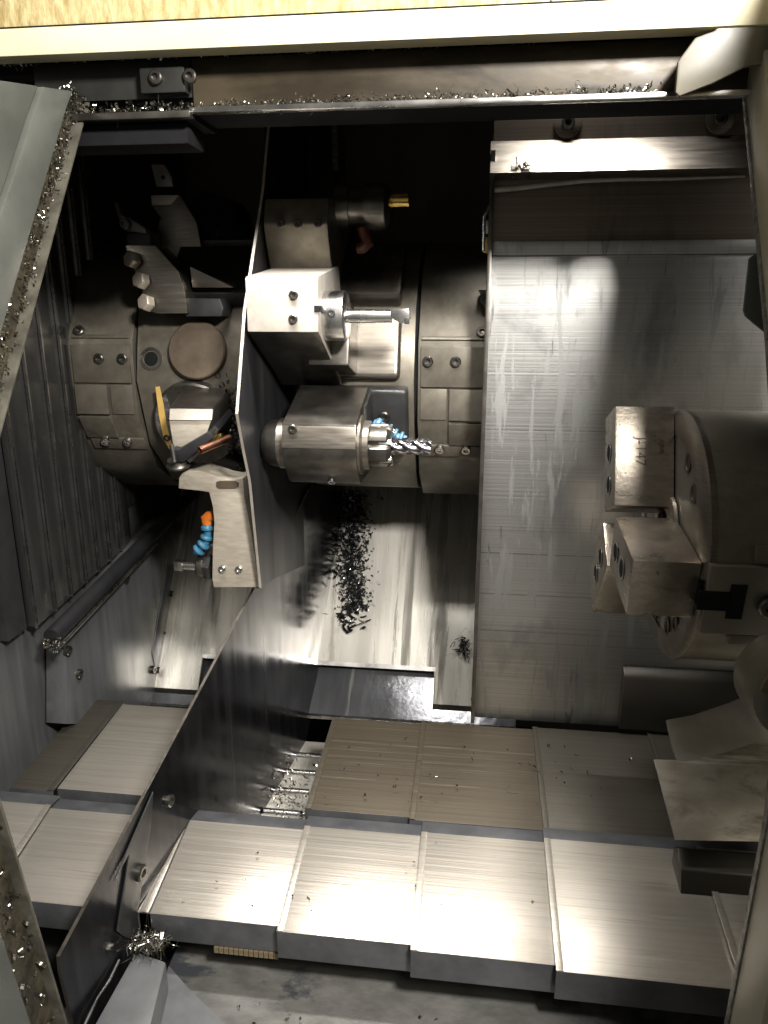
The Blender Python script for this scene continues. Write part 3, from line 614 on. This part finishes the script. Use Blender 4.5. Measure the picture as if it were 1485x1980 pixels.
# ---- H5 hanging boring bar arm
t = thing('boring_bar_holder', (-.37, 1.07, -.43), 'pale machined steel arm hanging below the turret with a small boring bar', 'tool holder')
ol = [(346, 924), (352, 914), (366, 909), (385, 910), (405, 916), (428, 924), (450, 928), (470, 924), (472, 960), (486, 1030), (499, 1110), (500, 1136), (413, 1136), (410, 1120), (411, 1060), (414, 1010), (411, 980), (404, 952), (385, 949), (345, 945)]
MB().prism([PY(*q, 1.04) for q in ol], (0, .055, 0)).build('arm', M['arm'], t, bevel=.002)
sl = [(418, 932), (424, 930), (455, 930), (461, 934), (461, 941), (455, 945), (424, 945), (418, 941)]
MB().prism([PY(*q, 1.0385) for q in sl], (0, .004, 0)).build('oval_slot', M['cap'], t)
for q in [(430, 1100), (462, 1101)]: screw(PY(*q, 1.039), (0, -1, 0), .0058, t, 'steel')
b = MB(); p = PY(412, 1096, 1.068)
b.lathe(p, -X_, [(0, .022), (.006, .022), (.006, .018), (.018, .018)], 6); b.build('hex_collar', M['dark2'], t)
b = MB(); b.lathe(p-X_*.012, -X_, [(0, .019), (.010, .019), (.012, .016)], 32); b.build('clamp_ring', M['dsteel'], t, bevel=.0006)
b = MB(); b.lathe(p-X_*.020, -X_, [(0, .0068), (.032, .0068)], 20); br_ = b.build('boring_bar', M['steel'], t)
bp0 = p-X_*.050; b = MB(); b.prism([bp0+V((.002, -.007, -.0075)), bp0+V((-.012, -.007, -.0065)), bp0+V((-.013, -.007, .0085)), bp0+V((.001, -.007, .0075))], (0, .013, 0)); b.build('insert', M['steel'], br_, bevel=.0008)
hose([PY(*q, 1.06) for q in [(401, 1012), (402, 1032), (398, 1048), (388, 1060), (380, 1068)]], .0105, 'blue', t)
MB().tube([PY(*q, 1.062) for q in [(414, 997), (404, 999), (400, 1002), (401, 1013)]], [.008, .009, .0095, .0085], 12).build('hose_elbow', M['orange'], t)
MB().cyl(PY(414, 1052, 1.07), PY(404, 1052, 1.07), .005, 12).build('hose_pin', M['steel'], t)

# ---- H6/H7 dim holders on the upper left stations
t = thing('turning_tool_holder', (-.5, 1.2, .0), 'dim dark tool block with three hex bolts above the round plug', 'tool holder')
pl = [(241, 474), (300, 474), (346, 526), (358, 566), (362, 606), (303, 606), (287, 601), (268, 545), (255, 510)]
MB().prism([PY(*q, 1.15) for q in pl], (0, .05, 0)).build('block', M['milled'], t, bevel=.0015)
for q in [(258, 503), (275, 543), (285, 586)]: hexbolt(PY(*q, 1.147), (-.45, -1, .25), .0135, t, 'arm')
wd = [PY(367, 515, 1.17), PY(372, 556, 1.17), PY(452, 556, 1.17)]
MB().prism(wd, (0, .05, 0)).build('wedge', M['milled'], t, bevel=.001)
MB().prism([PY(*q, 1.16) for q in [(345, 576), (425, 577), (432, 596), (428, 612), (358, 612)]], (0, .06, 0)).build('clamp', M['dark2'], t, bevel=.002)
b = MB(); fbox(b, 45, -.50, -.34, -.055, .055, 0, .03); b.build('base_flange', M['dark2'], t, bevel=.004)
t = thing('turning_tool_holder', (-.48, 1.32, .08), 'dim dark tool block topmost on the left drum with pale top edge', 'tool holder')
pl = [(292, 378), (349, 378), (365, 405), (380, 430), (390, 484), (398, 530), (330, 500), (296, 470), (310, 420), (293, 398)]
MB().prism([PY(*q, 1.27) for q in pl], (0, .05, 0)).build('block', M['milled'], t, bevel=.0015)
MB().prism([PY(*q, 1.265) for q in [(292, 377), (346, 377), (330, 396), (293, 397)]], (0, .01, 0)).build('top_edge', M['arm'], t, bevel=.001)
MB().prism([PY(*q, 1.29) for q in [(408, 436), (412, 474), (474, 472)]], (0, .05, 0)).build('wedge', M['milled'], t, bevel=.001)
MB().prism([PY(*q, 1.29) for q in [(370, 376), (392, 368), (440, 382), (455, 405), (456, 430), (490, 470), (400, 480), (380, 430)]], (0, .09, 0)).build('base', M['dark'], t, bevel=.004)
b = MB(); fbox(b, 75, -.50, -.34, -.055, .055, 0, .03); b.build('base_flange', M['dark2'], t, bevel=.004)
t = thing('tool_insert', PY(315, 360, 1.36), 'small pale chamfered steel plate with a hole high on the left', 'insert')
MB().prism([PY(*q, 1.36) for q in [(292, 318), (317, 318), (332, 343), (334, 361), (302, 361)]], (0, .01, 0)).build('plate', M['block'], t, bevel=.001)
screw(PY(315, 343, 1.359), (0, -1, 0), .0035, t, 'dark2', 'hole')
t = thing('tool_clamp', PY(250, 445, 1.22), 'small dim clamp arm with round screw left of the dark blocks', 'clamp')
MB().prism([PY(*q, 1.22) for q in [(219, 392), (226, 390), (234, 416), (252, 422), (280, 440), (284, 452), (240, 446), (232, 434)]], (0, .02, 0)).build('arm', M['dsteel'], t, bevel=.001)
screw(PY(243, 433, 1.218), (0, -1, 0), .009, t, 'dsteel')
MB().prism([PY(*q, 1.23) for q in [(244, 452), (290, 448), (292, 475), (244, 476)]], (0, .05, 0)).build('base', M['dark2'], t, bevel=.002)
t = thing('tool_clamp', PY(155, 580, 1.25), 'small dim clamp arm behind the left drum cover near the pillar', 'clamp')
MB().prism([PY(*q, 1.25) for q in [(145, 534), (150, 534), (155, 552), (176, 557), (166, 582), (150, 584)]], (0, .015, 0)).build('arm', M['dsteel'], t, bevel=.001)
screw(PY(161, 572, 1.248), (0, -1, 0), .007, t, 'dsteel')
t = thing('tool_clamp', PY(935, 590, 1.19), 'small dim clamp with screw beside the panel edge on the right drum', 'clamp')
MB().prism([PY(*q, 1.19) for q in [(925, 560), (960, 560), (960, 598), (938, 600)]], (0, .03, 0)).build('arm', M['dsteel'], t, bevel=.001)
screw(PY(938, 578, 1.188), (0, -1, 0), .009, t, 'dsteel')

# ================================================================== RIGHT HEADSTOCK GUARD PANEL
t = thing('headstock_guard', (.28, 1.12, -.69), 'tall brushed steel guard panel with horizontal scratches behind the chuck', 'guard panel')
x0 = .0135
MB().box(x0, .70, 1.120, 1.126, -.672, .066).build('brushed_sheet', M['panel'], t, bevel=.0008)
MB().box(x0, .70, 1.112, 1.119, .066, .085).build('fold_strip', M['panel'], t, bevel=.002)
MB().box(x0, .70, 1.125, 1.130, .085, .168).build('upper_band', M['panelb'], t)
MB().prism([(x0-.004, 1.085, .169), (x0-.004, 1.128, .216), (x0-.004, 1.128, .165)], (.70, 0, 0)).build('flange', M['milled'], t, bevel=.001)
MB().box(x0, .70, 1.1285, 1.134, .20, .30).build('top_sheet', M['panelb'], t)
for q in [(1098, 238), (1392, 230)]:
    p = PY(*q, 1.128)
    MB().lathe(p, (0, -1, 0), [(0, .019), (.002, .019), (.003, .017), (.003, .0001)], 28, caps=False).build('washer', M['panelb'], t)
    screw(p+V((0, -.002, 0)), (0, -1, 0), .009, t, 'dsteel')
sp = [PY(*q, 1.108) for q in [(953, 368), (1000, 364), (1060, 357), (1130, 350), (1200, 347), (1300, 346), (1440, 341)]]
MB().tube(sp, [.0035, .0035, .003, .0028, .0025, .002, .0015], 8).build('white_seal', M['seal'], t)
MB().box(x0-.003, x0+.003, 1.10, 1.14, -.672, .20).build('edge_flange', M['dsteel'], t, bevel=.0008)
hp_ = [PY(*q, 1.125) for q in [(952, 392), (944, 402), (936, 420), (935, 486)]]
MB().tube(hp_, .0025, 8).build('latch_wire', M['steel'], t)
MB().prism([PY(*q, 1.125) for q in [(936, 458), (945, 458), (945, 490), (934, 488)]], (0, .01, 0)).build('latch_pad', M['gold'], t, bevel=.0008)
MB().prism([PY(*q, 1.127) for q in [(938, 425), (946, 425), (946, 452), (938, 452)]], (0, .01, 0)).build('latch_body', M['steel'], t, bevel=.0008)

# ================================================================== CHUCK
KX, KY, KZ, KR = .24, .90, -.27, .150
t = thing('lathe_chuck', (KX+.08, KY, KZ-KR), 'brown three-jaw lathe chuck facing left with worn steel top jaws', 'chuck')
body = MB().lathe((KX, KY, KZ), X_, [(0, KR-.006), (.006, KR), (.105, KR), (.107, KR-.003), (.20, KR-.003), (.205, KR-.02), (.45, KR-.02)], 96).build('chuck_body', M['chuck'], t)
MB().lathe((KX, KY, KZ), X_, [(-.0015, KR-.030), (-.0015, KR-.007), (.004, KR+.0008), (.010, KR+.0008)], 96, caps=False).build('face_rim', M['milled'], t)
MB().lathe((KX-.002, KY, KZ), -X_, [(0, .052), (.004, .052), (.006, .045), (.006, .03), (-.01, .03)], 48, caps=False).build('center_bush', M['jaw'], t)
def kd(a): a = math.radians(a); return V((0, -math.cos(a), math.sin(a)))
def kt(a): a = math.radians(a); return V((0, math.sin(a), math.cos(a)))
KC = V((KX, KY, KZ))
jaws = []
for a, r1, wid in ((-8, .142, .033), (112, .150, .033), (-128, .148, .033)):
    d, tn = kd(a), kt(a)
    c = KC+d*((r1+.028)/2)-X_*.0365
    b = MB(); b.obox(c, X_*.0345, d*((r1-.028)/2), tn*wid)
    j = b.build('jaw', M['jaw'], t, bevel=.0018); jaws.append((j, d, tn))
    MB().obox(KC+d*.085-X_*.0015, X_*.0012, d*.064, tn*.014).build('jaw_slot', M['dark'], t)
    for rr in (.058, .098):
        p = KC+d*rr-X_*.0714
        MB().lathe(p, -X_, [(.0, .0105), (.0004, .0125), (.0006, .0125)], 28).build('bolt_hole', M['dark'], j)
        MB().lathe(p, -X_, [(.0007, .0128), (.001, .0128), (.001, .0108), (.0007, .0108)], 28, caps=False).build('hole_rim', M['steel'], j)
    # counterbored mounting holes on the face between jaws
for a in (40, 62, 160, -50, -68, -100):
    p = KC+kd(a)*.112
    MB().lathe(p, -X_, [(.0005, .011), (.0018, .0115), (.0018, .0085), (.0004, .008), (.0004, .0001)], 24, caps=False).build('face_bolt', M['dsteel'], t)
# master jaw end on the rim with T slot
d, tn = kd(-8), kt(-8)
mj = MB().obox(KC+d*(KR-.008)+X_*.050-tn*.004, X_*.047, d*.012, tn*.040).build('master_jaw', M['chuck'], t, bevel=.0015)
e0 = KC+d*(KR+.0041)
MB().obox(e0+X_*.012-tn*.004, X_*.016, d*.0012, tn*.011).build('t_slot', M['dark'], mj)
MB().obox(e0+X_*.034-tn*.004, X_*.008, d*.0012, tn*.020).build('t_slot', M['dark'], mj)
screw(e0+X_*.066-tn*.006, d, .012, mj, 'dsteel')
MB().obox(KC+d*(KR-.006)+X_*.063+tn*.046, X_*.016, d*.004, tn*.009).build('stop_block', M['chuck'], t, bevel=.001)
MB().obox(KC+d*(KR-.006)+X_*.055-tn*.054, X_*.018, d*.004, tn*.006).build('stop_block', M['chuck'], t, bevel=.001)
# engraving on the upper jaw
def text(s, size, org, xd, yd, parent, name='engraving', m='cap', off=.0004):
    cu = bpy.data.curves.new('t', 'FONT'); cu.body = s; cu.size = size; cu.extrude = .0002; cu.resolution_u = 3
    to = bpy.data.objects.new('t', cu); sc.collection.objects.link(to)
    bpy.context.view_layer.update()
    me = bpy.data.meshes.new_from_object(to.evaluated_get(bpy.context.evaluated_depsgraph_get()))
    bpy.data.objects.remove(to); me.materials.clear(); me.materials.append(M[m])
    xd, yd = V(xd).normalized(), V(yd).normalized(); zd = xd.cross(yd)
    rot = Matrix((xd, yd, zd)).transposed()
    o = place(me, name, V(org)+zd*off, parent, rot.to_euler()); return o
j, d, tn = jaws[1]
# front side of jaw 1 faces the operator: normal = tn reversed
nrm = V(tn)*1.0
if nrm.y > 0: nrm = -nrm
fc = KC+d*.09-X_*.0365+nrm*.033
up = d
text('J-147', .017, fc+d*.022+X_*.000-X_*.010, -d, X_ if (-d).cross(X_).dot(nrm) > 0 else -X_, j)
text('AJPA', .008, fc+d*.020+X_*.017, -d, X_ if (-d).cross(X_).dot(nrm) > 0 else -X_, j, m='cap')

# headstock base below chuck, angled chip guards
t = thing('headstock', (.45, 1.05, -.69), 'dark brown headstock base behind and below the chuck', 'headstock')
MB().profx([(1.100, -.665), (1.100, -.575), (1.104, -.568), (1.118, -.560), (1.118, -.665)], .25, .69).build('base', M['hbase'], t, bevel=.002)
def sheet(pxs, ya, yb, pya, pyb, th=.004):
    """sheet in a plane through the X axis direction: depth ya at image row pya, yb at row pyb"""
    a, b_ = PY(1380, pya, ya), PY(1380, pyb, yb)
    n = X_.cross(b_-a).normalized()
    if n.z < 0: n = -n
    return [PP(x, y, a, n) for x, y in pxs], n
pg, n = sheet([(1288, 1392), (1340, 1382), (1400, 1362), (1455, 1340), (1520, 1330), (1520, 1500), (1320, 1500), (1298, 1440)], .96, .90, 1390, 1470)
t = thing('chip_guard', (.35, .92, -.66), 'dark upper angled sheet guard below the chuck', 'sheet guard')
MB().prism(pg, -n*.004).build('sheet', M['chuck'], t, bevel=.0008)
pg, n = sheet([(1264, 1468), (1336, 1470), (1400, 1455), (1466, 1434), (1520, 1425), (1520, 1628), (1306, 1624)], .885, .79, 1450, 1620)
t = thing('chip_guard', (.35, .84, -.68), 'pale dirty lower angled sheet guard below the chuck', 'sheet guard')
MB().prism(pg, -n*.003).build('sheet', M['rust'], t, bevel=.0006)
t = thing('end_cover', (.38, .74, -.78), 'dark folded end cover at the right end of the front way cover', 'machine cover')
MB().profx([(.815, -.70), (.815, -.652), (.80, -.642), (.778, -.655), (.768, -.685), (.766, -.70)], PY(1318, 1640, .785).x, .66).build('cover', M['hbase'], t, bevel=.002)

# ================================================================== LOOSE CHIPS
pts = []
for _ in range(1900):
    u = R_.random(); py = 950+u*230; px = R_.gauss(682-8*u, 17*(1-.35*u)+ (3 if py < 1120 else 0))
    if py > 1120: px = R_.gauss(685, 14)
    pts.append(PC(px, py, .002+abs(R_.gauss(0, .0035))))
chips('metal_chips', pts, .0075, 'chipd', 'stream of black wet chips sliding down the chute under the turret', 20)
pts = [PC(R_.gauss(681, 15), R_.uniform(960, 1180), .002+abs(R_.gauss(0, .004))) for _ in range(130)]
chips('metal_chips', pts, .012, 'chipd', 'wet curled chips lying in the black chip stream on the chute', 24, 2.2)
pts = [PC(R_.gauss(678, 12), R_.gauss(1195, 14), .004) for _ in range(40)]
chips('metal_chips', pts, .016, 'chipd', 'loose curled strands at the lower end of the black chip stream', 21, 1.4)
pts = [PC(R_.gauss(897, 8), R_.gauss(1252, 10), .004+R_.random()*.01) for _ in range(60)]
chips('metal_chips', pts, .014, 'chipd', 'small dark tangle of chips on the right part of the chute', 22, 2.2, thin=.3)
pts = [PY(R_.gauss(1012, 8), R_.gauss(322, 7), 1.088) for _ in range(26)]
chips('metal_chips', pts, .012, 'chip', 'curled silver chip nest on the flange of the guard panel', 23, 2.4, thin=.25)
def on_plane(x0, x1, A, B, n, up=.001):
    out = []
    for _ in range(n):
        u = R_.random(); out.append(V((R_.uniform(x0, x1), lerp(A[0], B[0], u), lerp(A[1], B[1], u)+up+.0045)))
    return out
chips('metal_chips', on_plane(-.37, .5, (.825, -.6835), (.695, -.7085), 34, .004), .006, 'chip', 'few loose chips scattered on the bright front way cover', 31)
chips('metal_chips', on_plane(-.20, .26, (1.06, -.6825), (.89, -.695), 46, .006), .006, 'chipd', 'dark specks of chips on the shaded rear way cover', 32)
chips('metal_chips', on_plane(-.34, .5, (.675, -.80), (.52, -.80), 120, 0), .007, 'chip', 'loose chips lying on the worn front casting', 33)
for o in sc.objects:
    if '_w' in o: del o['_w']
